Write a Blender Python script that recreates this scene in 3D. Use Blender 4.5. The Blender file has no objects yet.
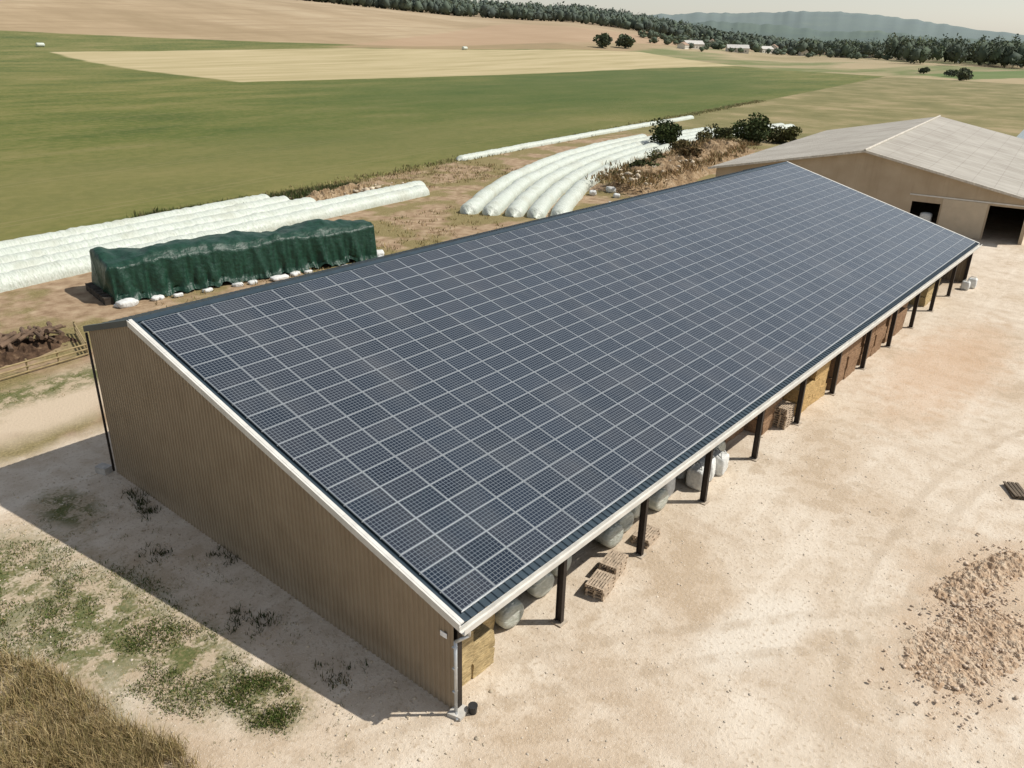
import bpy, numpy as np, math, random
from mathutils import Vector, Matrix, noise
random.seed(7); rng=np.random.default_rng(7)
S=bpy.context.scene
def link(o): S.collection.objects.link(o); return o
# ---------------------------------------------------------------- camera
P=(-14.8356,-14.4263,21.2900,0.6889,0.4120,0.0249,798.4108)
def cam(p):
    C=np.array(p[:3]);y,t,r=p[3:6]
    F=np.array([math.cos(y)*math.cos(t),math.sin(y)*math.cos(t),-math.sin(t)])
    R=np.array([math.sin(y),-math.cos(y),0]);U=np.cross(R,F)
    R2=R*math.cos(r)+U*math.sin(r);U2=np.cross(R2,F)
    return C,R2,U2,F
C,R,U,F=cam(P)
cd=bpy.data.cameras.new("camera");co=link(bpy.data.objects.new("camera",cd));S.camera=co
cd.sensor_width=36;cd.lens=P[6]*36/1024;cd.clip_end=30000;cd.clip_start=.1
co.matrix_world=Matrix(((R[0],U[0],-F[0],C[0]),(R[1],U[1],-F[1],C[1]),(R[2],U[2],-F[2],C[2]),(0,0,0,1)))
# ---------------------------------------------------------------- node helper
class NB:
    def __init__(s,name):
        s.m=bpy.data.materials.new(name);s.m.use_nodes=True;s.t=s.m.node_tree
        s.b=s.t.nodes["Principled BSDF"]
        s.g=None
    def n(s,ty,**k):
        x=s.t.nodes.new(ty)
        for a,b in k.items(): setattr(x,a,b)
        return x
    def L(s,a,b): s.t.links.new(a,b)
    def set(s,inp,v):
        if hasattr(v,"is_linked") or hasattr(v,"links"): s.L(v,inp)
        else:
            if isinstance(v,(tuple,list)) and len(v)==3 and inp.type=='RGBA': v=(*v,1)
            inp.default_value=v
    def pos(s):
        if s.g is None: s.g=s.n("ShaderNodeNewGeometry").outputs["Position"]
        return s.g
    def math(s,op,a,b=0,c=None,clamp=False):
        x=s.n("ShaderNodeMath",operation=op,use_clamp=clamp);s.set(x.inputs[0],a);s.set(x.inputs[1],b)
        if c is not None: s.set(x.inputs[2],c)
        return x.outputs[0]
    def mul(s,a,b): return s.math('MULTIPLY',a,b)
    def add(s,a,b): return s.math('ADD',a,b)
    def inv(s,a): return s.math('SUBTRACT',1,a)
    def vm(s,op,a,b=(0,0,0)):
        x=s.n("ShaderNodeVectorMath",operation=op);s.set(x.inputs[0],a);s.set(x.inputs[1],b);return x
    def mix(s,f,a,b,bt='MIX'):
        x=s.n("ShaderNodeMix",data_type='RGBA',blend_type=bt);s.set(x.inputs[0],f);s.set(x.inputs[6],a);s.set(x.inputs[7],b);return x.outputs[2]
    def noise(s,scale,detail=4,vec=None,stretch=None,rough=.55,dist=0):
        v=vec if vec is not None else s.pos()
        if stretch: v=s.vm('MULTIPLY',v,stretch).outputs[0]
        x=s.n("ShaderNodeTexNoise");s.L(v,x.inputs["Vector"]);x.inputs["Scale"].default_value=scale;x.inputs["Detail"].default_value=detail
        x.inputs["Roughness"].default_value=rough;x.inputs["Distortion"].default_value=dist
        return x.outputs["Fac"]
    def ss(s,v,a,b):
        x=s.n("ShaderNodeMapRange",interpolation_type='SMOOTHSTEP');s.set(x.inputs[0],v);x.inputs[1].default_value=a;x.inputs[2].default_value=b
        return x.outputs[0]
    def line(s,p,q,w,nz=None,amp=0):   # 1 on the left of p->q
        dx,dy=q[0]-p[0],q[1]-p[1];l=math.hypot(dx,dy);nx,ny=-dy/l,dx/l
        d=s.math('SUBTRACT',s.vm('DOT_PRODUCT',s.pos(),(nx,ny,0)).outputs["Value"],p[0]*nx+p[1]*ny)
        if nz is not None: d=s.math('MULTIPLY_ADD',nz,amp,s.math('SUBTRACT',d,amp*.5))
        return s.ss(d,-w,w)
    def poly(s,pts,w,nz=None,amp=0):
        r=None
        for i in range(len(pts)):
            l=s.line(pts[i],pts[(i+1)%len(pts)],w,nz,amp)
            r=l if r is None else s.mul(r,l)
        return r
    def ell(s,cx,cy,rx,ry,nz=None,amp=0,soft=.3,ang=0):
        v=s.vm('SUBTRACT',s.pos(),(cx,cy,0)).outputs[0]
        if ang:
            vr=s.n("ShaderNodeVectorRotate",rotation_type='Z_AXIS');s.L(v,vr.inputs[0]);vr.inputs["Angle"].default_value=-ang;v=vr.outputs[0]
        v=s.vm('MULTIPLY',v,(1/rx,1/ry,0)).outputs[0]
        l=s.vm('LENGTH',v).outputs["Value"]
        if nz is not None: l=s.math('MULTIPLY_ADD',nz,amp,s.math('SUBTRACT',l,amp*.5))
        return s.inv(s.ss(l,1-soft,1+soft))
    def ramp(s,f,stops):
        x=s.n("ShaderNodeValToRGB");s.set(x.inputs[0],f)
        e=x.color_ramp.elements
        while len(e)<len(stops): e.new(.5)
        for i,(p,c) in enumerate(stops): e[i].position=p;e[i].color=(*c,1)
        return x.outputs[0]
    def haze(s,col,D=9000):  # aerial haze painted into the base colour, stronger with distance from origin
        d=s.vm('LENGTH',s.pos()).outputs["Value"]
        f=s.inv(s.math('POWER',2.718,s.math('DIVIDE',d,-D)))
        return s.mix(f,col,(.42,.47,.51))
    def out(s,col,rough=.9,metal=0,bump=None,bd=.02,bs=1,spec=.3):
        s.set(s.b.inputs["Base Color"],col);s.set(s.b.inputs["Roughness"],rough);s.set(s.b.inputs["Metallic"],metal);s.set(s.b.inputs["Specular IOR Level"],spec)
        if bump is not None:
            x=s.n("ShaderNodeBump");x.inputs["Distance"].default_value=bd;x.inputs["Strength"].default_value=bs;s.L(bump,x.inputs["Height"]);s.L(x.outputs[0],s.b.inputs["Normal"])
        return s.m
def simple(name,c,rough=.8,metal=0,var=.25,scale=3,bump=0,spec=.3,stretch=None):
    m=NB(name);nz=m.noise(scale,3,stretch=stretch);k=m.ramp(nz,[(.3,tuple(x*(1-var) for x in c)),(.7,tuple(min(1,x*(1+var)) for x in c))])
    return m.out(k,rough,metal,nz if bump else None,bump or .01,1,spec)
# ---------------------------------------------------------------- mesh helper
class MB:
    def __init__(s): s.v=[];s.f=[];s.T=None
    def add(s,vs,fs):
        o=len(s.v)
        if s.T is not None: vs=[tuple(s.T@Vector(v)) for v in vs]
        s.v+=list(vs);s.f+=[tuple(i+o for i in f) for f in fs]
    def box(s,x0,x1,y0,y1,z0,z1):
        s.add([(x0,y0,z0),(x1,y0,z0),(x1,y1,z0),(x0,y1,z0),(x0,y0,z1),(x1,y0,z1),(x1,y1,z1),(x0,y1,z1)],
              [(0,3,2,1),(4,5,6,7),(0,1,5,4),(1,2,6,5),(2,3,7,6),(3,0,4,7)])
    def softbox(s,c,size,ang=0,k=(6,4,4),amp=.05,seed=0,bulge=.04,bev=.0):
        idx={};vs=[];fs=[];ca,sa=math.cos(ang),math.sin(ang)
        def vid(i,j,l):
            if (i,j,l) in idx: return idx[(i,j,l)]
            a,b,d=i/k[0]*2-1,j/k[1]*2-1,l/k[2]*2-1
            m=1+bulge*(1-(a*a+b*b+d*d)/3)
            if bev:
                r=(abs(a)**4+abs(b)**4+abs(d)**4)**.25; m*=1/ (1+bev*(r-1)*4)
            x,y,z=a*size[0]/2*m,b*size[1]/2*m,d*size[2]/2*m
            n=noise.noise_vector(Vector((x*1.7+seed*7.1,y*1.7+seed,z*1.7)))+noise.noise_vector(Vector((x*5+seed*3,y*5,z*5)))*.4
            x+=n.x*amp;y+=n.y*amp;z+=n.z*amp
            vs.append((c[0]+x*ca-y*sa,c[1]+x*sa+y*ca,c[2]+size[2]/2+z));idx[(i,j,l)]=len(vs)-1;return len(vs)-1
        for i in range(k[0]):
            for j in range(k[1]):
                fs.append((vid(i,j,0),vid(i,j+1,0),vid(i+1,j+1,0),vid(i+1,j,0)));l=k[2];fs.append((vid(i,j,l),vid(i+1,j,l),vid(i+1,j+1,l),vid(i,j+1,l)))
        for i in range(k[0]):
            for l in range(k[2]):
                fs.append((vid(i,0,l),vid(i+1,0,l),vid(i+1,0,l+1),vid(i,0,l+1)));j=k[1];fs.append((vid(i,j,l),vid(i,j,l+1),vid(i+1,j,l+1),vid(i+1,j,l)))
        for j in range(k[1]):
            for l in range(k[2]):
                fs.append((vid(0,j,l),vid(0,j,l+1),vid(0,j+1,l+1),vid(0,j+1,l)));i=k[0];fs.append((vid(i,j,l),vid(i,j+1,l),vid(i,j+1,l+1),vid(i,j,l+1)))
        s.add(vs,fs)
    def prism(s,a,b,r,n=8,r2=None):
        a=Vector(a);b=Vector(b);d=(b-a).normalized();u=d.orthogonal().normalized();w=d.cross(u);r2=r if r2 is None else r2
        vs=[]
        for q,rr in((a,r),(b,r2)):
            for i in range(n):
                t=2*math.pi*i/n;vs.append(tuple(q+u*math.cos(t)*rr+w*math.sin(t)*rr))
        s.add(vs,[(i,(i+1)%n,(i+1)%n+n,i+n) for i in range(n)]+[tuple(range(n-1,-1,-1)),tuple(range(n,2*n))])
    def obj(s,name,mat,parent=None,smooth=False):
        me=bpy.data.meshes.new(name);me.from_pydata(s.v,[],s.f);me.update()
        if smooth: me.polygons.foreach_set("use_smooth",[True]*len(me.polygons))
        me.materials.append(mat)
        o=link(bpy.data.objects.new(name,me))
        if parent: o.parent=parent
        return o
def empty(name,loc=(0,0,0)):
    o=link(bpy.data.objects.new(name,None));o.location=loc;o.empty_display_size=.5
    return o
def npmesh(name,V,Fq,mat,cols=None,parent=None,smooth=False):
    me=bpy.data.meshes.new(name);n=len(V);k=Fq.shape[1];m=len(Fq)
    me.vertices.add(n);me.vertices.foreach_set("co",V.astype(np.float32).ravel())
    me.loops.add(m*k);me.loops.foreach_set("vertex_index",Fq.astype(np.int32).ravel())
    me.polygons.add(m);me.polygons.foreach_set("loop_start",np.arange(m,dtype=np.int32)*k);me.polygons.foreach_set("loop_total",np.full(m,k,dtype=np.int32))
    if smooth: me.polygons.foreach_set("use_smooth",np.ones(m,dtype=bool))
    me.update(calc_edges=True)
    if cols is not None:
        a=me.color_attributes.new("Col","FLOAT_COLOR","POINT");c=np.ones((n,4),dtype=np.float32);c[:,:3]=cols;a.data.foreach_set("color",c.ravel())
    me.materials.append(mat);o=link(bpy.data.objects.new(name,me))
    if parent:o.parent=parent
    return o
# ---------------------------------------------------------------- terrain
AZ=[0,9,22,27.3,31,36,43.5,53,70,90,130,180];HH=[0,0,5,18,30,43,48,64,85,90,60,0]
def terr(x,y):
    x=np.asarray(x,float);y=np.asarray(y,float)
    d=np.hypot(x,y);a=np.degrees(np.arctan2(y,x));h=np.interp(a,AZ,HH)
    s=np.clip((d-450)/1050,0,1);s=s*s*(3-2*s);s2=np.clip((d-1500)/500,0,1)
    return h*s+s2*30*np.clip(h/40,0,1)
rad=np.concatenate([[0.01],np.geomspace(4,14000,170)]);na=360
th=np.arange(na)/na*2*math.pi
X=rad[:,None]*np.cos(th)[None];Y=rad[:,None]*np.sin(th)[None];Z=terr(X,Y)
V=np.stack([X,Y,Z],-1).reshape(-1,3)
i,j=np.meshgrid(np.arange(len(rad)-1),np.arange(na),indexing='ij');j2=(j+1)%na
Fq=np.stack([i*na+j,(i+1)*na+j,(i+1)*na+j2,i*na+j2],-1).reshape(-1,4)
def common(g,n1,n2):
    past=g.ramp(g.noise(.05,6,rough=.65),[(.3,(.13,.125,.045)),(.5,(.20,.175,.075)),(.7,(.32,.25,.135))])
    cn=g.noise(.03,8,stretch=(.6,1.3,1),rough=.68);cn2=g.noise(.5,4,rough=.7)
    crop=g.ramp(cn,[(.34,(.07,.095,.018)),(.47,(.115,.13,.028)),(.57,(.165,.158,.045)),(.7,(.24,.20,.08))])
    crop=g.mix(g.mul(g.ss(cn2,.48,.62),.4),crop,(.21,.18,.065))
    crop=g.mix(g.mul(g.ss(g.inv(cn2),.5,.62),.35),crop,(.06,.08,.016))
    crop=g.mix(g.mul(g.ell(60,110,150,26,g.noise(.04,4),1.6,.7,math.radians(8)),.5),crop,(.21,.18,.07))
    vr=g.n("ShaderNodeVectorRotate",rotation_type='Z_AXIS');g.L(g.pos(),vr.inputs[0]);vr.inputs["Angle"].default_value=math.radians(-10)
    sx=g.n("ShaderNodeSeparateXYZ");g.L(vr.outputs[0],sx.inputs[0])
    fr=g.math('FRACT',g.math('DIVIDE',sx.outputs[1],24));tl=g.math('LESS_THAN',g.math('ABSOLUTE',g.math('SUBTRACT',g.math('ABSOLUTE',g.math('SUBTRACT',fr,.5)),.04)),.008)
    crop=g.mix(g.mul(tl,.35),crop,(.26,.21,.10))
    dk=g.ell(330,215,230,85,g.noise(.012,4),1.2,.6,math.radians(18));crop=g.mix(g.mul(dk,.65),crop,(.055,.088,.018))
    return past,crop
# near ground: gravel yard, tracks, weeds
g=NB("yard_gravel");n1=g.noise(.12,4);n2=g.noise(.9,4);n3=g.noise(6,3);n4=g.noise(28,2)
past,crop=common(g,n1,n2)
grav=g.ramp(n2,[(.3,(.50,.405,.30)),(.5,(.59,.495,.385)),(.72,(.65,.565,.455))])
trk=g.noise(.5,3,stretch=(.12,1,1));trk2=g.noise(.35,3,stretch=(1,.15,1))
grav=g.mix(g.mul(g.ss(trk,.5,.62),.5),grav,(.68,.595,.485))
grav=g.mix(g.mul(g.ss(trk2,.52,.66),.45),grav,(.45,.35,.25))
grav=g.mix(g.mul(g.ss(n1,.48,.66),.5),grav,(.49,.375,.26))
grav=g.mix(g.mul(g.ss(g.mul(n1,n2),.27,.36),.5),grav,(.38,.28,.18))
pat=g.ell(10.8,-6.2,3.3,1.5,n1,.8,.35,math.radians(-15));grav=g.mix(g.mul(pat,.75),grav,(.68,.61,.51))
red=g.ell(47,-4.5,11,3.2,n2,1.2,.6);grav=g.mix(g.mul(red,.5),grav,(.50,.31,.18))
rb=g.ell(17.5,-12.6,6.5,2.6,n2,1.4,.5);grav=g.mix(g.mul(rb,.6),grav,(.47,.34,.225))
grav=g.mix(g.mul(g.ss(n3,.54,.7),.65),grav,(.38,.29,.20))
for cx,cy,r in((22,-60,50.0),(22,-60,51.9),(-30,-55,62.5),(-30,-55,64.3)):
    l=g.vm('LENGTH',g.vm('MULTIPLY',g.vm('SUBTRACT',g.pos(),(cx,cy,0)).outputs[0],(1,1,0)).outputs[0]).outputs["Value"]
    dd=g.math('ABSOLUTE',g.math('SUBTRACT',g.math('MULTIPLY_ADD',n1,1.5,l),r+.75));grav=g.mix(g.mul(g.mul(g.inv(g.ss(dd,.12,.38)),g.ss(n2,.35,.6)),.5),grav,(.42,.33,.235))
vor=g.n("ShaderNodeTexVoronoi");g.L(g.pos(),vor.inputs["Vector"]);vor.inputs["Scale"].default_value=11
grav=g.mix(g.mul(g.inv(g.ss(vor.outputs["Distance"],.12,.3)),.4),grav,(.72,.665,.58))
dirt=g.ramp(n2,[(.3,(.22,.145,.085)),(.5,(.32,.225,.14)),(.7,(.42,.315,.205))])
drygr=g.ramp(n3,[(.3,(.12,.10,.035)),(.55,(.21,.175,.07)),(.75,(.34,.27,.13))])
dirt=g.mix(g.mul(g.ss(n1,.46,.56),.85),dirt,drygr)
dirt=g.mix(g.mul(g.line((-60,30),(90,35),1.5,n1,6),g.inv(g.line((-60,36),(90,44),1.5,n1,6))),dirt,(.52,.42,.305))
col=g.mix(g.line((-60,30.5),(200,27.5),1.2,n1,6),grav,dirt)
gm=None
for e in [(-6.2,13.5,2.9,4.6),(-4.8,9,1.7,3.2),(-8,19,3.4,4.4),(-11,10,3.8,8),(-10.5,26,3,5),(-3.9,5.2,1.2,1.7),(-3.2,22.5,1.2,2.2),(2,38,7,1.8),(-8,36,6,1.6)]:
    x=g.ell(*e,nz=n2,amp=1.8,soft=.45);gm=x if gm is None else g.math('MAXIMUM',gm,x)
weed=g.ramp(n3,[(.34,(.05,.08,.015)),(.52,(.095,.11,.03)),(.68,(.20,.17,.08))])
col=g.mix(g.mul(gm,.5),col,(.33,.255,.155))
col=g.mix(g.mul(g.mul(gm,g.ss(g.add(g.mul(n3,.35),g.mul(n2,.65)),.43,.55)),.9),col,weed)
dg=g.ell(-11.5,7.5,3.6,7,n2,1.0,.4);col=g.mix(g.mul(dg,.7),col,(.25,.19,.10))
col=g.mix(g.line((165,400),(150,-400),6,n1,20),col,past)
gmk=g.mul(g.line((0,74),(100,90),.8,n2,4),g.line((-300,79.5),(300,79.5),.8,n2,3))
col=g.mix(gmk,col,crop)
bh=g.add(g.mul(n3,.5),g.mul(n4,.3))
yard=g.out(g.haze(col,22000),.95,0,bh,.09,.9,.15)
# far ground: fields
g=NB("field_material");n1=g.noise(.12,3);n2=g.noise(.9,3)
past,crop=common(g,n1,n2);edgeN=g.noise(.03,3);col=past
col=g.mix(g.mul(g.line((0,74),(100,90),.8,n2,4),g.line((-300,79.5),(300,79.5),.8,n2,3)),col,crop)
hn=g.noise(.01,6,stretch=(1,.35,1),rough=.65);hill=g.ramp(hn,[(.3,(.28,.20,.105)),(.5,(.37,.27,.155)),(.7,(.44,.34,.21))])
hrow=g.noise(.05,5,stretch=(.2,1.5,1));hill=g.mix(g.mul(g.ss(hrow,.46,.6),.45),hill,(.27,.19,.10))
tl=g.math('FRACT',g.math('DIVIDE',g.vm('DOT_PRODUCT',g.pos(),(.35,.94,0)).outputs["Value"],60));hill=g.mix(g.mul(g.math('LESS_THAN',tl,.05),.35),hill,(.23,.165,.08))
hb2=g.mul(g.line((-600,640),(442,545),4,edgeN,8),g.line((390,610),(760,395),4,edgeN,8))
east=g.ramp(g.noise(.006,5,stretch=(.4,1.5,1)),[(.3,(.26,.21,.10)),(.45,(.36,.28,.16)),(.55,(.14,.16,.05)),(.7,(.30,.235,.13))])
col=g.mix(g.line((650,303),(612,100),5,edgeN,10),col,east)
col=g.mix(g.math('MAXIMUM',hb2,g.line((-600,800),(1500,700),20)),col,hill)
strip=g.poly([(216,562),(192,312),(657,301),(706,429),(442,541)],2.5,edgeN,8)
stc=g.ramp(g.noise(.05,6,stretch=(.2,1.5,1),rough=.65),[(.3,(.31,.255,.12)),(.5,(.41,.335,.18)),(.7,(.49,.40,.235))])
col=g.mix(strip,col,stc)
col=g.mix(g.mul(g.poly([(430,548),(700,435),(1100,560),(900,760)],6,edgeN,20),.6),col,(.38,.25,.15))
col=g.mix(g.mul(g.poly([(640,125),(1000,60),(1000,150),(700,170)],5,edgeN,20),.85),col,(.10,.15,.035))
d0=g.vm('LENGTH',g.pos()).outputs["Value"]
col=g.mix(g.ss(d0,1700,2600),col,(.12,.15,.07))
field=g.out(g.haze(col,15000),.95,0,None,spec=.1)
gr=npmesh("ground",V,Fq,yard,smooth=True);gr.data.materials.append(field)
mi=np.zeros(len(Fq),dtype=np.int32);mi[(rad[i.ravel()]>300)]=1;gr.data.polygons.foreach_set("material_index",mi)
# distant hills
def ridge(name,D,azs,hs,depth,mat):
    a=np.linspace(azs[0],azs[-1],260);h=np.interp(a,azs,hs)
    h=h+np.array([noise.fractal(Vector((x*1.3,D*.01,0)),1,2,5)*D*.0016 for x in a])
    rows=[]
    for k,(dd,f) in enumerate([(-depth,-.02),(-depth*.5,.55),(-depth*.2,.88),(0,1),(depth*.5,.8),(depth,.0)]):
        r=np.radians(a);wig=np.array([noise.noise(Vector((x*.5,k*3.3,D)))*depth*.1 for x in a])
        rows.append(np.stack([(D+dd+wig)*np.cos(r),(D+dd+wig)*np.sin(r),h*f],-1))
    V=np.stack(rows).reshape(-1,3);n=len(a);i,j=np.meshgrid(np.arange(5),np.arange(n-1),indexing='ij')
    npmesh(name,V,np.stack([i*n+j,i*n+j+1,(i+1)*n+j+1,(i+1)*n+j],-1).reshape(-1,4),mat,smooth=True)
m=NB("distant_hill_material");fn=m.noise(.004,7,rough=.7);k=m.ramp(fn,[(.35,(.03,.055,.03)),(.62,(.05,.08,.035)),(.8,(.12,.13,.06))])
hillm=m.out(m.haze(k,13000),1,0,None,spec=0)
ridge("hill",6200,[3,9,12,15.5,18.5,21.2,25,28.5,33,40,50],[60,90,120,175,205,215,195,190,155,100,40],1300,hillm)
ridge("hill",3800,[3,9,14,17,20,23,27,31,36],[30,45,50,70,64,85,95,70,20],600,hillm)
# ---------------------------------------------------------------- foliage
lm=NB("foliage_material");at=lm.n("ShaderNodeAttribute",attribute_name="Col")
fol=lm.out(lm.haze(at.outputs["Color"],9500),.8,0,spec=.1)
def quads(pts,size,cols):
    n=len(pts);a=rng.normal(size=(n,3));a/=np.linalg.norm(a,axis=1)[:,None]
    b=rng.normal(size=(n,3));b-=a*(a*b).sum(1)[:,None];b/=np.linalg.norm(b,axis=1)[:,None]
    s=(size*(.6+.8*rng.random(n)))[:,None]
    V=np.stack([pts-a*s-b*s*.35,pts+a*s*.2-b*s*.6,pts+a*s+b*s*.2,pts-a*s*.1+b*s*.6],1).reshape(-1,3)
    return V,np.arange(4*n).reshape(-1,4),np.repeat(cols,4,0)
def crown(c,r,n,base=(.05,.075,.022),lump=6,flat=False):
    lobes=rng.normal(size=(lump,3));lobes/=np.linalg.norm(lobes,axis=1)[:,None];lobes*=(.25+.4*rng.random((lump,1)))
    k=rng.integers(0,lump,n);d=rng.normal(size=(n,3));d/=np.linalg.norm(d,axis=1)[:,None]
    rr=(.33+.3*rng.random(lump))[k][:,None]*(.5+.5*rng.random((n,1)))
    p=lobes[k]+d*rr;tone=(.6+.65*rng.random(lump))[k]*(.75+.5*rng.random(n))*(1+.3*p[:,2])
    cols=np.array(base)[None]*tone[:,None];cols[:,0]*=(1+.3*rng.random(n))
    return p*np.array(r)[None]+np.array(c)[None],cols
ICO=np.array([(0,0,1),(.89,0,.45),(.28,.85,.45),(-.72,.53,.45),(-.72,-.53,.45),(.28,-.85,.45),(.72,.53,-.45),(-.28,.85,-.45),(-.89,0,-.45),(-.28,-.85,-.45),(.72,-.53,-.45),(0,0,-1)])
IF=np.array([(0,1,2),(0,2,3),(0,3,4),(0,4,5),(0,5,1),(1,6,2),(2,7,3),(3,8,4),(4,9,5),(5,10,1),(2,6,7),(3,7,8),(4,8,9),(5,9,10),(1,10,6),(11,7,6),(11,8,7),(11,9,8),(11,10,9),(11,6,10)])
def forest(name,spots,n=60,q=.16,base=(.04,.06,.018),core=.40):
    Ps=[];Cs=[];Sz=[];KV=[];KC=[]
    for (x,y,h,w) in spots:
        z=float(terr(x,y));bb=np.array(base)*(.7+.7*random.random())
        p,c=crown((x,y,z+h*.53),(w*.62,w*.62,h*.52),n,bb);Ps.append(p);Cs.append(c);Sz.append(np.full(n,q*w))
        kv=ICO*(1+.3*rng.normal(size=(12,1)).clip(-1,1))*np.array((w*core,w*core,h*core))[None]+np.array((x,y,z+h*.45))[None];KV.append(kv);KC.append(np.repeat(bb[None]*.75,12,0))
    Pp=np.concatenate(Ps);Cc=np.concatenate(Cs)
    V,Fq,cc=quads(Pp,np.concatenate(Sz),Cc)
    KV=np.concatenate(KV);KC=np.concatenate(KC);kf=(IF[None]+12*np.arange(len(spots))[:,None,None]).reshape(-1,3)
    e=empty(name);npmesh("leaves",V,Fq,fol,cc,e);npmesh("canopy_core",KV,kf,fol,KC,e,True)
spots=[]
for _ in range(2500):
    a=random.uniform(27,80);d=random.uniform(1400 if a>38 else 1450,1830)+40*math.sin(a*.6)
    w=random.uniform(11,19);spots.append((d*math.cos(math.radians(a)),d*math.sin(math.radians(a)),random.uniform(16,27),w))
for _ in range(420):
    a=random.uniform(20,31);d=random.uniform(1350,1750);spots.append((d*math.cos(math.radians(a)),d*math.sin(math.radians(a)),random.uniform(14,24),random.uniform(11,18)))
forest("forest_on_hill",spots,36,.13,(.05,.073,.026))
spots=[]
for _ in range(520):
    a=random.uniform(4,21.5);d=random.uniform(1060,1500)+ (150 if a>15 else 0);hh=random.uniform(20,36)*(1 if a<16.5 else .7)
    if noise.noise(Vector((a*.9,d*.004,0)))<-.25: continue
    spots.append((d*math.cos(math.radians(a)),d*math.sin(math.radians(a)),hh,random.uniform(15,25)))
forest("distant_trees",spots,130,.075,(.058,.083,.03),.33)
bark=simple("bark",(.12,.09,.06),.9)
def tree(name,x,y,h,w,n=900,base=(.05,.075,.022),q=.05,lump=9,trunk=True,z0=0):
    z=float(terr(x,y))+z0;e=empty(name,(x,y,z));mb=MB();th_=h*.35 if trunk else h*.2
    mb.prism((0,0,-.3),(0.1,0,th_),w*.03,8,w*.02)
    for i in range(6):
        t=i/6*6.28+random.random();mb.prism((0.05,0,th_*.5),(math.cos(t)*w*.2,math.sin(t)*w*.2,h*(.4+.04*i)),w*.014,6,w*.005)
    mb.obj("trunk",bark,e)
    cz,hz=(.56,.5) if trunk else (.44,.58)
    p,c=crown((0,0,h*cz),(w*.58,w*.58,h*hz),n,base,lump)
    p[:,2]=np.where(p[:,2]<0,rng.random(n)*h*.12,p[:,2])
    V,Fq,cc=quads(p,np.full(n,q*w),c);npmesh("crown",V,Fq,fol,cc,e)
tree("round_tree",698,467,14,17,900,(.06,.085,.03),.09);tree("round_tree",733,464,13,19,900,(.06,.085,.03),.09)
G1=(.045,.068,.02)
tree("bush",141,73,6.2,6.5,2600,G1,.045,12,False);tree("bush",163,64,6.8,9,3200,G1,.035,14,False)
tree("bush",156,68,4.6,7,1800,(.06,.075,.026),.04,10,False);tree("bush",171,60,4.2,8,1800,(.075,.085,.03),.04,10,False)
tree("bush",149,69,3,6,1300,(.08,.08,.03),.045,10,False);tree("bush",127,62,2.6,4.5,900,(.10,.09,.035),.05,8,False,1)
tree("bush",133,65,2.8,5,900,(.09,.085,.035),.05,8,False,.6);tree("bush",100,54,2.4,4.5,900,(.05,.065,.022),.05,8,False,1.3)
tree("bush",108,56.5,2.9,4,900,(.06,.07,.025),.05,8,False,1.2);tree("bush",117,55,2.9,5,900,(.11,.085,.035),.05,8,False,1.6);tree("bush",93,53.5,1.8,3.5,700,(.05,.065,.022),.05,8,False,.6)
for k_ in range(7):
    tree("hedge_bush",random.uniform(560,780),random.uniform(120,175),random.uniform(3,6),random.uniform(7,12),300,(.055,.07,.025),.08,8,False)
def tufts(name,centers,nper,h,spread,wid,cols,lean=.5):
    n=len(centers)*nper;c=np.repeat(np.array(centers),nper,0)
    base=c+np.stack([rng.normal(0,spread,n),rng.normal(0,spread,n),np.zeros(n)],-1)
    hh=h*(.4+.8*rng.random(n));a=rng.random(n)*6.283;ln=hh*lean*rng.random(n)
    top=base+np.stack([np.cos(a)*ln,np.sin(a)*ln,hh],-1);mid=base*.45+top*.55;mid[:,2]+=hh*.12
    b=rng.random(n)*6.283;w=np.stack([np.cos(b),np.sin(b),np.zeros(n)],-1)*(wid*(.6+.8*rng.random(n)))[:,None]
    V=np.stack([base-w,base+w,mid+w*.7,mid-w*.7,top-w*.06,top+w*.06],1).reshape(-1,3)
    k=np.arange(n)*6;F=np.concatenate([np.stack([k,k+1,k+2,k+3],-1),np.stack([k+3,k+2,k+5,k+4],-1)])
    cc=np.array(cols)[rng.integers(0,len(cols),n)]*(.7+.6*rng.random((n,1)))
    return npmesh(name,V,F,fol,np.repeat(cc,6,0))
def scatter(regs,N,thr=.0,sc=.5):
    o=[]
    for (cx,cy,rx,ry) in regs:
        for _ in range(N):
            a=random.random()*6.283;r=math.sqrt(random.random())*1.15
            x=cx+rx*r*math.cos(a);y=cy+ry*r*math.sin(a)
            if noise.noise(Vector((x*sc,y*sc,3.3)))+ .5*noise.noise(Vector((x*2.3,y*2.3,1)))>thr: o.append((x,y,0))
    return o
green=[(.06,.095,.018),(.085,.12,.028),(.05,.075,.016),(.13,.135,.045)]
dry=[(.38,.28,.14),(.30,.22,.10),(.44,.35,.19),(.19,.16,.06)]
tufts("weeds",scatter([(-6.2,13.5,2.6,4.2),(-5.0,9,1.5,2.8),(-8,19,3.0,4.0),(-4.0,5.2,.9,1.2),(-9.5,26,3,5)],800,.02,.45),10,.10,.17,.015,green+[(.22,.18,.08)],1.1)
tufts("dry_grass",scatter([(-11.3,8,3.1,6.8),(-10.0,5,2.6,3.4)],2300,-.3),14,.55,.13,.009,dry,.9)
tufts("sparse_grass",scatter([(-7,15,4.5,14),(-3,12,2,12),(2,38,9,2)],330,-.05,.9),7,.10,.11,.010,green+green+dry,.9)
wl=[(-.5,20.2),(-.8,19.4),(-.6,21.3),(-2,9.4),(-1.7,8.7),(-1.5,4.2),(-.4,13.5),(-2.2,16)]
tufts("wall_weeds",[(x+random.gauss(0,.28),y+random.gauss(0,.35),0) for x,y in wl for _ in range(9)],12,.22,.13,.018,[(.03,.05,.014),(.045,.055,.02),(.10,.085,.04)],1.1)
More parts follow.
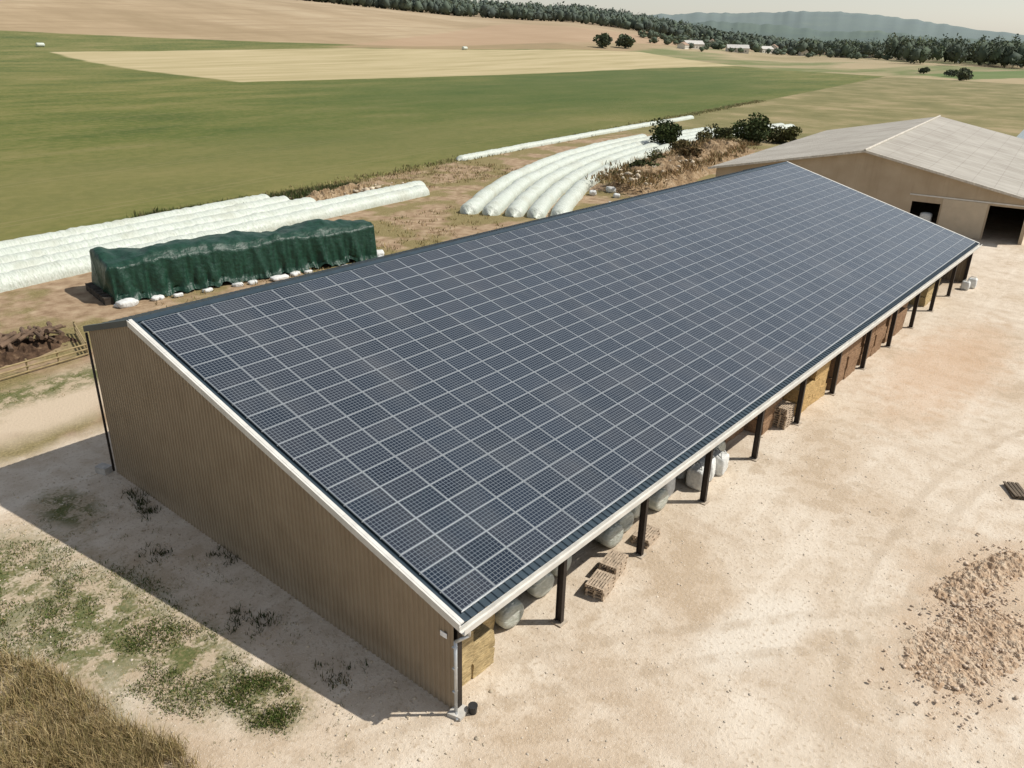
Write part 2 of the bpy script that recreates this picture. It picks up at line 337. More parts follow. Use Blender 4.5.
tufts("field_edge_weeds",[(random.uniform(30,62),79.5+random.gauss(0,1.0),0) for _ in range(420)],22,.9,.45,.06,[(.045,.07,.018),(.06,.08,.02),(.20,.16,.08)],.6)
tufts("field_edge_weeds",[(x,74.6+.16*x+random.gauss(0,1.1),0) for x in np.linspace(50,300,600)],10,.45,.6,.06,[(.12,.12,.04),(.26,.21,.10),(.33,.26,.13)],.9)
tufts("dry_grass_clumps",[(random.uniform(15,62),random.uniform(44,61),0) for _ in range(260)]+[(random.uniform(28,36),44+random.gauss(0,1),0) for _ in range(120)]+[(random.uniform(62,95),random.uniform(72,86),0) for _ in range(320)],9,.35,.35,.035,[(.30,.22,.10),(.38,.28,.14),(.14,.13,.045)],1.0)
def mound(name,pts,mat,h,seed,nx=90,ny=36,rough=.35,rs=1.2):
    (x0,y0),(x1,y1),hw=pts;d=Vector((x1-x0,y1-y0,0));Ln=d.length;d.normalize();w=Vector((-d.y,d.x,0));vs=[];fs=[]
    for i in range(nx+1):
        for j in range(ny+1):
            a=i/nx;b=j/ny*2-1;e=min(1,4*min(a,1-a)*1.3)
            q=Vector((x0,y0,0))+d*(a*Ln)+w*(b*hw*(.6+.4*e)+noise.noise(Vector((a*6,seed,0)))*hw*.15)
            f=max(0,(1-b*b))*e**.7
            z=h*f*(.8+.45*noise.noise(Vector((q.x*.25,q.y*.25,seed))))+rough*min(1,f*3)*(noise.fractal(Vector((q.x*rs,q.y*rs,seed)),.8,2,4))
            if f<=0: z=-.08
            vs.append((q.x,q.y,z-.03))
    for i in range(nx):
        for j in range(ny): k=i*(ny+1)+j;fs.append((k,k+ny+1,k+ny+2,k+1))
    mb=MB();mb.add(vs,fs);return mb.obj(name,mat)
m=NB("earth_mound_material");a1=m.noise(.8,5);a2=m.noise(7,4);k=m.ramp(a1,[(.3,(.18,.12,.07)),(.5,(.29,.20,.115)),(.7,(.42,.32,.21))]);k=m.mix(m.ss(a2,.52,.65),k,(.14,.10,.055))
earth=m.out(k,.95,0,a2,.08,1,.1)
m=NB("dug_soil");a1=m.noise(1.4,5);a2=m.noise(9,4);k=m.ramp(a1,[(.3,(.38,.26,.165)),(.5,(.50,.375,.26)),(.7,(.58,.48,.36))]);k=m.mix(m.mul(m.ss(a2,.5,.62),.7),k,(.32,.21,.13))
soil=m.out(k,.95,0,a2,.08,1,.1)
mound("earth_mound",((88,50.5),(152,61.5),5.5),earth,3.2,3,120,50,.7,.6)
tufts("mound_dry_grass",[(88+60*t+random.gauss(0,1.5),50.7+11*t+random.gauss(0,2.4),1.7) for t in [random.random() for _ in range(1000)]],14,.7,.8,.07,[(.32,.21,.10),(.24,.16,.08),(.38,.28,.15),(.11,.10,.035)],1.0)
mound("rubble_mound",((50,75.8),(64,78.8),1.8),earth,1.3,9,60,24,.5)
def stones(name,pts,s0,s1,tint=(.55,.46,.34)):
    n=len(pts);p=np.array([(q[0],q[1],q[2] if len(q)>2 else 0) for q in pts]);s=s0+(s1-s0)*rng.random(n)**3.5
    V=ICO[None]*(1+.3*rng.normal(size=(n,12,1)).clip(-1,1))*(s[:,None]*(.6+.9*rng.random((n,3))))[:,None,:]
    V[:,:,2]*=.65;V+=p[:,None,:];V[:,:,2]+=(s*.1)[:,None]
    Fs=IF[None]+12*np.arange(n)[:,None,None];c=np.repeat((.7+.45*rng.random(n))[:,None]*np.array([tint]),12,0)
    npmesh(name,V.reshape(-1,3),Fs.reshape(-1,3),stone,c)
sm=NB("stone_material");at2=sm.n("ShaderNodeAttribute",attribute_name="Col");stone=sm.out(at2.outputs["Color"],.95,0,spec=.15)
pp=[(random.uniform(-11,32),random.uniform(-19,26)) for _ in range(12000)]
pp=[q for q in pp if not(0<q[0] and q[1]>1) and noise.noise(Vector((q[0]*.3,q[1]*.3,5)))>-.25]
stones("gravel_stones",pp,.012,.05,(.58,.50,.40))
stones("gravel_stones",[(random.gauss(-1.5,1.2),random.uniform(-2,26)) for _ in range(1100)],.015,.07)
mound("rubble_heap",((12.2,-11.7),(18.6,-13.9),1.7),soil,.20,21,110,50,.13,3.2)
mound("rubble_heap",((17.4,-11.0),(24,-13.4),.9),soil,.26,25,90,34,.16,3.2)
stones("rubble_stones",[(15.3+random.gauss(0,2.2),-12.7+random.gauss(0,1.0),.12*random.random()) for _ in range(1500)],.015,.075,(.56,.44,.33))
stones("rubble_stones",[(20+random.gauss(0,2),-12.2+random.gauss(0,.6),.12*random.random()) for _ in range(600)],.015,.09,(.56,.44,.33))
stones("rubble_stones",[(57+random.gauss(0,5),77.2+random.gauss(0,1.4),.5*random.random()) for _ in range(130)],.12,.5)
stones("rubble_stones",[(88+30*t,50.5+6*t+random.gauss(0,2),1.2+random.random()*1.1) for t in [random.random() for _ in range(260)]],.12,.6)
# ---------------------------------------------------------------- barn
L_,W_=72.14,24.2;ct,st=.96483,.26290
def RP(x,s,n=0): return (x,-.42+ct*s-st*n,3.933+st*s+ct*n)
SL=20.75
def roofz(y): return 3.933+(y+.42)*.27249 if y<19.6 else 9.386-(y-19.6)*.3025
barn=empty("solar_roof_barn")
m=NB("wall_cladding");nz=m.noise(.7,4);nv=m.noise(3,3,stretch=(1,1,.15));k=m.ramp(nz,[(.3,(.25,.19,.125)),(.7,(.30,.235,.16))]);k=m.mix(m.mul(m.ss(nv,.5,.8),.35),k,(.19,.145,.10))
sepz=m.n("ShaderNodeSeparateXYZ");m.L(m.pos(),sepz.inputs[0]);k=m.mix(m.mul(m.inv(m.ss(m.add(sepz.outputs[2],m.mul(nv,-.6)),0,.5)),.4),k,(.38,.30,.21))
clad=m.out(k,.5,.0,spec=.4)
dark=simple("anthracite_sheet",(.035,.055,.07),.38,.2,.15,2,0,.5)
white=simple("light_trim",(.60,.58,.53),.5,0,.12,1.5)
galv=simple("galvanised_steel",(.52,.53,.53),.38,.55,.12,4)
steel=simple("dark_steel",(.035,.028,.024),.5,.3,.2,3)
timber=simple("timber",(.30,.21,.12),.85,0,.3,6,.01)
def corr(y0,y1,per,dep):
    r=[];y=y0
    while y<y1:
        for a,b in((0,0),(.52,0),(.62,1),(.9,1)):
            if y+a*per<y1: r.append((y+a*per,b*dep))
        y+=per
    r.append((y1,0));return r
def gable(x,sgn,name):
    mb=MB();pr=corr(0,W_,.25,.045);vs=[];fs=[]
    for y,d in pr: vs+= [(x+sgn*d,y,0),(x+sgn*d,y,roofz(y)-.1)]
    for i in range(len(pr)-1): fs.append((2*i,2*i+1,2*i+3,2*i+2))
    mb.add(vs,fs);return mb.obj(name,clad,barn)
gable(0,-1,"gable_wall");gable(L_,1,"far_gable_wall")
mb=MB();pr=corr(0,L_,.25,.045);vs=[];fs=[]
for x,d in pr: vs+=[(x,W_+d,0),(x,W_+d,7.85)]
for i in range(len(pr)-1): fs.append((2*i,2*i+1,2*i+3,2*i+2))
mb.add(vs,fs);mb.obj("back_wall",clad,barn)
mb=MB();pr=corr(-.12,L_+.12,.33,.045);vs=[];fs=[]
for x,d in pr: vs+=[RP(x,0,d),RP(x,SL,d)]
n=len(vs)
for i in range(len(pr)-1): fs.append((2*i,2*i+2,2*i+3,2*i+1))
for x,d in pr: vs+=[(x,19.6,9.386+d),(x,24.42,7.93+d)]
for i in range(len(pr)-1): k=n+2*i;fs.append((k,k+2,k+3,k+1))
mb.add(vs,fs);mb.obj("roof_sheeting",dark,barn)
mb=MB()
y1=19.6-.28;pts=[(y1,roofz(y1)+.075),(19.6,9.386+.1),(19.95,9.386-.106+.08),(19.95,9.386-.106+.05),(y1,roofz(y1)+.05)]
vs=[(x,y,z) for x in(-.14,L_+.14) for y,z in pts];mb.add(vs,[(0,1,6,5),(1,2,7,6),(2,3,8,7),(4,0,5,9)]);mb.obj("ridge_cap",dark,barn)
NX,NS=43,20;px,ps=1.665,1.0;pw,ph=1.648,.982;x0=.30;s0=.36
vs=[];fs=[];uv=[];pc=[]
for i in range(NX):
    for j in range(NS):
        xa=x0+i*px;sa=s0+j*ps;t=[.085+random.uniform(-.006,.006) for _ in range(4)];o=len(vs)
        vs+=[RP(xa,sa,t[0]+.035),RP(xa+pw,sa,t[1]+.035),RP(xa+pw,sa+ph,t[2]+.035),RP(xa,sa+ph,t[3]+.035),RP(xa,sa,.06),RP(xa+pw,sa,.06),RP(xa+pw,sa+ph,.06),RP(xa,sa+ph,.06)]
        r=random.random();pc+= [r]*8
        fs+=[(o,o+1,o+2,o+3),(o,o+4,o+5,o+1),(o+1,o+5,o+6,o+2),(o+2,o+6,o+7,o+3),(o+3,o+7,o+4,o)]
        uv+=[(0,0),(1,0),(1,1),(0,1)]+[(0,0)]*16
me=bpy.data.meshes.new("solar_panels");me.from_pydata(vs,[],fs);me.update();ul=me.uv_layers.new(name="UVMap");ul.data.foreach_set("uv",[c for q in uv for c in q])
a=me.attributes.new("rnd","FLOAT","POINT");a.data.foreach_set("value",pc)
m=NB("solar_panel_material");uvn=m.n("ShaderNodeUVMap").outputs[0];sp=m.n("ShaderNodeSeparateXYZ");m.L(uvn,sp.inputs[0])
def edge(c,w):
    return m.math('LESS_THAN',m.math('SUBTRACT',.5,m.math('ABSOLUTE',m.math('SUBTRACT',c,.5))),w)
frame=m.math('MAXIMUM',edge(sp.outputs[0],.008),edge(sp.outputs[1],.013))
def cell(c,n,mg,w):
    q=m.math('FRACT',m.mul(m.math('DIVIDE',m.math('SUBTRACT',c,mg),1-2*mg),n));return edge(q,w)
cl=m.math('MAXIMUM',cell(sp.outputs[0],10,.022,.065),cell(sp.outputs[1],6,.03,.065))
rn=m.n("ShaderNodeAttribute",attribute_name="rnd").outputs["Fac"]
big=m.noise(.12,3)
cc=m.mix(rn,(.009,.015,.026),(.017,.026,.042));cc=m.mix(m.mul(m.ss(m.add(m.mul(big,.65),m.mul(rn,.3)),.46,.6),.35),cc,(.028,.026,.030))  # large brownish patches: warm reflections painted into the cell colour
dust=m.noise(.5,4,stretch=(1,.3,1));cc=m.mix(m.mul(m.ss(dust,.45,.75),.06),cc,(.4,.37,.32))
k=m.mix(m.mul(cl,.8),cc,(.20,.225,.245));k=m.mix(frame,k,(.37,.39,.40))
m.out(k,m.mix(frame,m.mix(rn,(.12,.12,.12),(.18,.18,.18)),(.4,.4,.4)),0,spec=.48)
me.materials.append(m.m);po=link(bpy.data.objects.new("solar_panels",me));po.parent=barn
mb=MB()
for j in range(NS+1):
    s=s0+j*ps-.01;q=[RP(x,ss,nn) for x in(x0-.03,x0+NX*px) for ss,nn in((s-.02,.05),(s+.02,.05),(s+.02,.075),(s-.02,.075))]
    mb.add(q,[(0,1,5,4),(1,2,6,5),(2,3,7,6),(3,0,4,7),(0,3,2,1),(4,5,6,7)])
mb.obj("panel_rails",galv,barn)
def slopebox(mb,xa,xb,y0,y1,zt,zb):
    q=[(x,y,roofz(y)+z) for x in(xa,xb) for y,z in((y0,zb),(y1,zb),(y1,zt),(y0,zt))]
    mb.add(q,[(0,1,2,3),(7,6,5,4),(0,4,5,1),(1,5,6,2),(2,6,7,3),(3,7,4,0)])
mb=MB();N_=7
for k_ in range(N_):
    ya=-.42+20.01*k_/N_;yb=-.42+20.01*(k_+1)/N_-.012;o_=.003*(k_%2)
    slopebox(mb,-.17-o_,-.09,ya,yb,.09,-.2);slopebox(mb,-.088,.06,ya,yb,.10,.05);slopebox(mb,L_+.09,L_+.17,ya,yb,.09,-.2);slopebox(mb,L_-.1,L_+.088,ya,yb,.10,.05)
mb.obj("gable_trim",white,barn)
mb=MB();slopebox(mb,-.17,.1,19.61,24.42,.09,-.2);slopebox(mb,L_-.1,L_+.17,19.61,24.42,.09,-.2);mb.obj("rear_gable_trim",dark,barn)
mb=MB();pf=[(-.42,3.93),(-.42,3.74),(-.66,3.72),(-.68,3.95),(-.655,3.95),(-.64,3.745),(-.44,3.76),(-.44,3.93)]
vs=[(x,y,z) for x in(-.18,L_+.18) for y,z in pf];nn=len(pf);mb.add(vs,[(i,(i+1)%nn,(i+1)%nn+nn,i+nn) for i in range(nn)]+[(7,6,1,0),(6,5,2,1),(5,4,3,2),(8,9,14,15),(9,10,13,14),(10,11,12,13)])
mb.obj("gutter",white,barn)
mb=MB();mb.box(0,L_,-.40,-.34,3.52,3.80);mb.obj("fascia",galv,barn)
mb=MB();mb.prism((.15,-.55,3.75),(.15,-.55,3.45),.06,12);mb.prism((.15,-.55,3.47),(-.1,-.18,3.15),.06,12);mb.prism((-.1,-.18,3.17),(-.1,-.18,.12),.06,12);mb.prism((-.1,-.18,.14),(-.28,-.42,.04),.06,12)
for z in(1,2,2.9): mb.box(-.18,-.02,-.20,-.08,z,z+.05)
mb.obj("downpipe",galv,barn,True)
mb=MB();mb.prism((-.12,24.3,7.7),(-.12,24.3,.1),.06,12);mb.obj("rear_downpipe",steel,barn,True)
mb=MB()
for i in range(13):
    x=i*6.0+(0.15 if i==0 else 0)
    for dy in(-.13,.13): mb.box(x-.1,x+.1,dy-.012,dy+.012,0,3.78)
    mb.box(x-.012,x+.012,-.118,.118,0,3.78)
    for yy in(8,16,23.9):
        mb.box(x-.1,x+.1,yy-.15,yy+.15,0,roofz(yy)-.4)
    for ya,yb in((-.2,19.6),(19.6,24)):
        za,zb=roofz(ya)-.14,roofz(yb)-.14
        q=[(xx,y,z) for xx in(x-.08,x+.08) for y,z in((ya,za-.3),(yb,zb-.3),(yb,zb),(ya,za))];mb.add(q,[(0,1,2,3),(7,6,5,4),(0,4,5,1),(1,5,6,2),(2,6,7,3),(3,7,4,0)])
mb.obj("steel_frame",steel,barn)
mb=MB()
for y in np.arange(-.3,23.5,1.6):
    if abs(y-19.6)>.2: mb.box(.1,L_-.1,y,y+.08,roofz(y)-.13,roofz(y)-.02)
mb.obj("purlins",timber,barn)
mb=MB()
for i in range(1,13): mb.softbox((i*6,0,-.02),(.5,.5,.07),0,(2,2,1),.02,i)
mb.obj("footings",simple("dusty_concrete",(.42,.35,.27),.9,0,.15,5,.01),barn)
mb=MB();mb.softbox((.0,-.2,0),(.6,.5,.14),.2,(3,3,1),.03,3);mb.obj("corner_footing",simple("concrete",(.50,.47,.42),.9,0,.15,5,.01),barn)
mb=MB();mb.box(-.075,-.05,.25,.55,3.0,3.2);mb.obj("wall_sign",simple("sign_white",(.7,.7,.7),.5),barn)
# ---------------------------------------------------------------- stored things
def strawmat(name,c):
    m=NB(name);a=m.noise(14,4,stretch=(.25,1,1),rough=.7);b=m.noise(1.3,3);k=m.ramp(a,[(.3,tuple(x*.5 for x in c)),(.55,c),(.75,tuple(min(.8,x*1.35) for x in c))]);k=m.mix(m.mul(m.ss(b,.4,.7),.35),k,tuple(x*.65 for x in c));return m.out(k,.95,0,a,.05,1,.1)
straw=strawmat("straw_material",(.50,.38,.20));hay=strawmat("hay_material",(.30,.19,.115));ohay=strawmat("fresh_straw",(.54,.37,.17))
def bales(name,x0,y0,nx,ny,nz,size,mat,skip=()):
    e=empty(name,(x0,y0,0))
    for i in range(nx):
        for j in range(ny):
            for k in range(nz):
                if (i,j,k) in skip: continue
                mb=MB();mb.softbox(((i+.5)*size[0]+random.gauss(0,.03),(j+.5)*size[1]+random.gauss(0,.04),k*size[2]),(size[0]*.97,size[1]*.97,size[2]*.97),random.uniform(-.03,.03),(8,5,5),.05,i*9+j*3+k,.03);mb.obj("bale_%d"%(i*100+j*10+k),mat,e)
bales("straw_bale_stack",.35,.5,2,2,3,(1.15,1.0,.72),straw,{(1,0,2)})
bales("straw_bale_stack",2.8,1.6,1,2,2,(1.2,1.2,.9),straw)
bales("straw_bale_stack",31.0,.3,2,3,4,(2.3,1.1,.85),ohay,{(1,0,3),(0,0,3),(0,0,2)})
bales("hay_bale_stack",36.5,.25,2,3,4,(2.5,1.2,.88),hay,{(1,0,3)})
bales("hay_bale_stack",42.4,.25,2,3,4,(2.5,1.2,.88),hay,{(0,0,3)})
bales("hay_bale_stack",48.5,.4,2,3,4,(2.5,1.2,.88),hay,{(1,0,3),(1,0,2)})
bales("hay_bale_stack",54.6,1.2,1,2,3,(2.5,1.2,.88),hay)
bales("hay_bale_stack",60.8,.8,2,2,2,(2.3,1.2,.88),straw)
bales("hay_bale_stack",27.0,.9,1,2,3,(2.6,1.2,.9),hay)
bales("hay_bale_stack",24.4,2.0,1,2,2,(2.4,1.2,.9),hay)
def roundbale(name,x,y,r,w,ang,mat,z=0,squash=.93):
    mb=MB();n=24;prof=[(-w/2,.0),(-w/2,.55),(-w/2*.98,.82),(-w/2*.86,.97),(-w/4,1.01),(0,1.0),(w/4,1.01),(w/2*.86,.97),(w/2*.98,.82),(w/2,.55),(w/2,0)]
    vs=[];fs=[];ca,sa=math.cos(ang),math.sin(ang)
    for a,f in prof:
        for i in range(n):
            t=6.2832*i/n;rr=r*f*(1+.03*noise.noise(Vector((a*2+x,math.cos(t)*2,math.sin(t)*2+y))))
            u,v,q=a,rr*math.cos(t),rr*math.sin(t)*squash+r*squash
            vs.append((x+u*ca-v*sa,y+u*sa+v*ca,max(z,z+q)))
    for k in range(len(prof)-1):
        for i in range(n): fs.append((k*n+i,k*n+(i+1)%n,(k+1)*n+(i+1)%n,(k+1)*n+i))
    mb.add(vs,fs);return mb.obj(name,mat,None,True)
m=NB("wrap_film");wn=m.noise(5,4,stretch=(1,.3,2));k=m.ramp(wn,[(.3,(.34,.36,.30)),(.6,(.50,.51,.45)),(.8,(.60,.61,.56))]);wrap=m.out(k,.4,0,wn,.05,1,.4)
for i,x in enumerate([4.6,6.9,8.5,11.8,13.1,14.5,15.9,22.6]):
    roundbale("wrapped_round_bale",x,1.7+.25*(i%3),.62,1.2,1.57+random.uniform(-.2,.2),wrap)
for i,x in enumerate([5.2,7.6,12.5,14]): roundbale("wrapped_round_bale",x,3.1,.62,1.2,1.5,wrap)
m=NB("white_woven");wn=m.noise(6,4);k=m.ramp(wn,[(.3,(.56,.56,.53)),(.7,(.72,.72,.69))]);woven=m.out(k,.7,0,wn,.06,1)
def bigbag(x,y,s=1.0,a=0):
    e=empty("bulk_bag",(x,y,0));mb=MB();mb.softbox((0,0,0),(.95*s,.95*s,1.15*s),a,(8,8,8),.05,x,.12,.12);mb.obj("sack",woven,e,True)
    mb=MB()
    for i in(-1,1):
        for j in(-1,1): mb.prism((i*.35*s,j*.35*s,1.08*s),(i*.2*s,j*.2*s,1.35*s),.03,6)
    mb.prism((-.2*s,-.2*s,1.34*s),(.2*s,.2*s,1.34*s),.03,6);mb.obj("lifting_loops",woven,e)
bigbag(19.2,.95);bigbag(20.3,1.15,1,.3);bigbag(21.3,.9,.95,.1);bigbag(19.7,2.3,1.1);bigbag(21,2.4,1.1);bigbag(17.2,1.9,1)
bigbag(70.8,-.9,.8);bigbag(69.6,-.6,.7)
palw=simple("pallet_wood",(.42,.33,.24),.9,0,.3,5)
def pallets(x,y,n,a):
    e=empty("pallet_stack",(x,y,0));e.rotation_euler=(0,0,a);mb=MB();z=0
    for k in range(n):
        mb.T=Matrix.Rotation(random.uniform(-.05,.05),4,'Z')@Matrix.Translation((random.uniform(-.03,.03),random.uniform(-.03,.03),0))
        for yy in(-.36,0,.36):
            mb.box(-.6,.6,yy-.05,yy+.05,z,z+.02)
            for xx in(-.55,0,.55): mb.box(xx-.05,xx+.05,yy-.048,yy+.048,z+.021,z+.105)
        for xx in(-.55,0,.55): mb.box(xx-.05,xx+.05,-.4,.4,z+.106,z+.124)
        for i in range(7):
            yy=-.36+i*.12;mb.box(-.6,.6,yy-.04,yy+.04,z+.125,z+.145)
        z+=.15
    mb.obj("pallets",palw,e)
pallets(8.7,-.1,4,.2);pallets(10.1,.2,5,.15)
pallets(29.2,.6,9,0);pallets(13.2,.4,3,.1)
mb=MB();mb.softbox((0,0,0),(.5,.7,.35),.3,(3,3,3),.03,4);o=mb.obj("concrete_block",simple("concrete2",(.42,.39,.35),.9));o.location=(-.45,24.7,0)
mb=MB();mb.prism((0,0,.0),(0,0,.32),.13,14,.16);mb.prism((0,0,.3),(0,0,.33),.17,14,.17);o=mb.obj("bucket",simple("bucket_black",(.03,.03,.03),.5));o.location=(.35,-.55,0)
e=empty("plank_stack",(29.9,-11.8,0));mb=MB()
for lay in range(3):
    for i in range(4):
        mb.T=Matrix.Rotation(.5+random.uniform(-.08,.08),4,'Z');mb.box(-.75,.75,-.36+i*.19,-.22+i*.19,.02+lay*.07,.075+lay*.07)
mb.obj("planks",simple("old_wood",(.13,.10,.07),.9),e)
# ---------------------------------------------------------------- silage bags
m=NB("silage_film");wn=m.noise(2.2,4,stretch=(3,.6,1));w2=m.noise(.35,4);k=m.ramp(wn,[(.3,(.44,.48,.40)),(.6,(.58,.61,.54)),(.8,(.66,.67,.62))]);k=m.mix(m.mul(m.ss(w2,.46,.7),.5),k,(.42,.42,.33));film=m.out(k,.4,0,wn,.12,1,.4)
def spline(pts,step=.6):
    pts=[Vector((p[0],p[1],0)) for p in pts];out=[]
    for i in range(len(pts)-1):
        p0=pts[max(0,i-1)];p1=pts[i];p2=pts[i+1];p3=pts[min(len(pts)-1,i+2)];n=max(2,int((p2-p1).length/step))
        for k in range(n):
            t=k/n;out.append(.5*((2*p1)+(p2-p0)*t+(2*p0-5*p1+4*p2-p3)*t*t+(3*p1-p0-3*p2+p3)*t**3))
    out.append(pts[-1]);return out
def tube(name,path,off=0,w=2.3,h=1.25,seed=0):
    p=spline(path);vs=[];fs=[];n=14;N=len(p);dist=0
    for i,q in enumerate(p):
        d=(p[min(N-1,i+1)]-p[max(0,i-1)]).normalized();nn=Vector((-d.y,d.x,0));
        if i: dist+=(q-p[i-1]).length
        e=min(i,N-1-i)*.6;f=1 if e>1.6 else math.sqrt(max(0,1-(1-e/1.6)**2))
        f=max(f,.12);seg=1+.04*math.cos(dist*2*math.pi/1.3)+.10*noise.noise(Vector((dist*.4,seed*5.,0)))
        c=q+nn*(off+.3*noise.noise(Vector((dist*.1,seed*3.3,1))))
        for k in range(n+1):
            t=math.pi*k/n;a=math.cos(t);b=math.sin(t)
            vs.append((c.x+nn.x*a*w/2*f*seg,c.y+nn.y*a*w/2*f*seg,(b**.8)*h*f*seg-.02))
    for i in range(N-1):
        for k in range(n): a=i*(n+1)+k;fs.append((a,a+1,a+n+2,a+n+1))
    fs.append(tuple(range(n+1)));fs.append(tuple((N-1)*(n+1)+k for k in range(n,-1,-1)))
    mb=MB();mb.add(vs,fs);mb.obj(name,film,None,True)
for i,(yb,xe) in enumerate([(62.6,67),(65.5,69.5),(68.4,50),(71.3,48),(74.2,47)]):
    tube("silage_bag",[(-60,yb-68*.10),(-20,yb-2.8),(8,yb),(xe*.6,yb+(xe*.6-8)*.12),(xe,yb+(xe-8)*.125)],0,2.4,1.3,i)
O=[(60.5,55.8),(72,62.3),(86,69),(105,76),(127,81.5),(151,84.5),(178,85.5),(206,83)]
for i in range(5):
    tube("silage_bag",O if i in(3,4) else O[:6+(i>0)],-2.95*i,2.4,1.3,10+i)
tube("silage_bag",[(94,89.3),(130,94.5),(170,99.5),(209,103.5)],0,1.9,.9,30)
# ---------------------------------------------------------------- tarp covered stack
e=empty("tarp_covered_stack",(12.9,51.2,0));e.rotation_euler=(0,0,math.atan2(-.178,.984)+.02)
Ls,Ds,Hs=25.2,6.0,3.0
def prof(u):
    pts=[(-.25,.02),(-.05,.4),(.1,1.8),(.3,3.15),(.9,3.5),(3.0,3.7),(5.1,3.5),(5.7,3.15),(5.9,1.8),(6.05,.4),(6.25,.02)]
    f=u*(len(pts)-1);i=min(int(f),len(pts)-2);t=f-i;return (pts[i][0]*(1-t)+pts[i+1][0]*t,pts[i][1]*(1-t)+pts[i+1][1]*t)
vs=[];fs=[];nu=60;nt=220
def tp(x,u,sc=1):
    y,z=prof(u);fold=noise.noise(Vector((x*1.1+z*.25,0,4)))*.36+noise.noise(Vector((x*3.7-z*.3,z*.5,7)))*.18+noise.noise(Vector((x*8,z*1.2,9)))*.05
    side=-1 if u<.5 else 1;low=max(0,1-z/3.3)
    y+=side*fold*(.3+low);z2=z+ (noise.noise(Vector((x*.22,y*.3,2)))*.6+noise.noise(Vector((x*1.1,y*.9,5)))*.2)*min(1,z/2)
    if z<.5: z2=z+.7*abs(noise.noise(Vector((x*.7,side,3))))+.05
    return y,z2
for i in range(-8,nt+9):
    k=0 if 0<=i<=nt else (abs(i) if i<0 else i-nt);x=max(0,min(nt,i))/nt*Ls;sgn=-1 if i<0 else 1
    for j in range(nu+1):
        y,z=tp(x,j/nu);s=1-k/8;ee=noise.noise(Vector((y*1.2,z*.5,x)))*.25*(1 if k else 0)
        vs.append((x+sgn*(ee+.15*(k>0)),3+(y-3)*s,z*s+0.02*(1-s)))
nn=nu+1
for i in range(nt+16):
    for j in range(nu): a=i*nn+j;fs.append((a,a+nn,a+nn+1,a+1))
mb=MB();mb.add(vs,fs);m=NB("green_tarp");wn=m.noise(3,4);k=m.ramp(wn,[(.3,(.005,.028,.016)),(.7,(.011,.052,.030))]);mb.obj("tarp",m.out(k,.45,0,wn,.08,1,.4),e,True)
mb=MB()
for i in range(7): mb.softbox((-.35,.6+i*.8,0),(.9,.75,.6),0,(4,4,3),.05,i)
mb.obj("bale_end",simple("dark_bale",(.05,.04,.03),.9),e)
mb=MB()
for i in range(13): mb.softbox((random.uniform(-.5,Ls),-.75+random.gauss(0,.25),0),(.8,.5,.28),random.uniform(-.8,.8),(5,4,3),.09,i,.1,.1)
mb.softbox((.6,-.9,0),(1.5,.9,.5),.2,(6,5,4),.15,77,.1,.1);mb.softbox((Ls+.6,.5,0),(1.4,.9,.6),1.2,(6,5,4),.12,78,.1,.1);mb.softbox((Ls+.5,2.5,0),(1.2,.9,.5),.2,(6,5,4),.12,79,.1,.1)
mb.softbox((14,-1.1,0),(1.6,.7,.35),.1,(6,5,4),.12,80,.1,.1)
mb.obj("weight_sacks",woven,e,True)
for q in [(37,45.6,.9),(41.5,44.8,.6),(88,52,1.1),(92,53.5,1.0),(85,49,.8),(79,46,.7),(84,52.5,.9),(96,55,.8)]:
    mb=MB();mb.softbox((0,0,0),(q[2]*1.5,q[2],q[2]*.7),random.random(),(5,4,4),.12,q[0],.1,.1);o=mb.obj("white_sack",woven,None,True);o.location=(q[0],q[1],0)
roundbale("wrapped_round_bale",224,594,1.4,5,0,film,float(terr(224,594)));roundbale("wrapped_round_bale",534,500,1.5,5,0,film,float(terr(534,500)))
# ---------------------------------------------------------------- log heap in a railed timber bay
m=NB("manure_material");a1=m.noise(2.5,5);k=m.ramp(a1,[(.3,(.035,.02,.012)),(.6,(.10,.06,.035)),(.75,(.19,.13,.08))]);man=m.out(k,.9,0,a1,.15,1,.2)
e=empty("log_bay",(0,0,0));o=mound("heap_base",((-14,44.3),(7.2,46.0),2.2),man,.9,41,110,30,.35,1.5);o.parent=e
mb=MB()
for i in range(170):
    t=random.random();x=-14+20.5*t;y=44.3+1.7*t+random.gauss(0,.75);h=.95*max(.1,1-((y-44.3-1.7*t)/2.2)**2);a=random.gauss(1.2,.5);l=random.uniform(.5,1.1);r=random.uniform(.08,.2)
    d=Vector((math.cos(a)*l,math.sin(a)*l,random.uniform(-.15,.15)));q=Vector((x,y,h+random.uniform(-.1,.25)));mb.prism(q-d,q+d,r,8,r*.9)
mb.obj("logs",simple("log_bark",(.13,.085,.055),.9,0,.5,1.5,.02),e)
mb=MB();A=Vector((-16,39.6,0));B=Vector((6.3,41.6,0))
for i in range(12):
    q=A.lerp(B,i/11);mb.prism(q,q+Vector((0,0,1.0)),.07,7,.06)
for z in(.15,.5,.85): mb.prism(A+Vector((0,-.08,z)),B+Vector((0,-.08,z)),.06,7)
q=Vector((7.6,46.5,0))
for z in(.15,.5,.85): mb.prism(B+Vector((0,0,z)),q+Vector((0,0,z)),.06,7)
mb.prism(q,q+Vector((0,0,1.0)),.07,7);mb.obj("posts_and_rails",simple("rail_wood",(.30,.23,.12),.85),e)
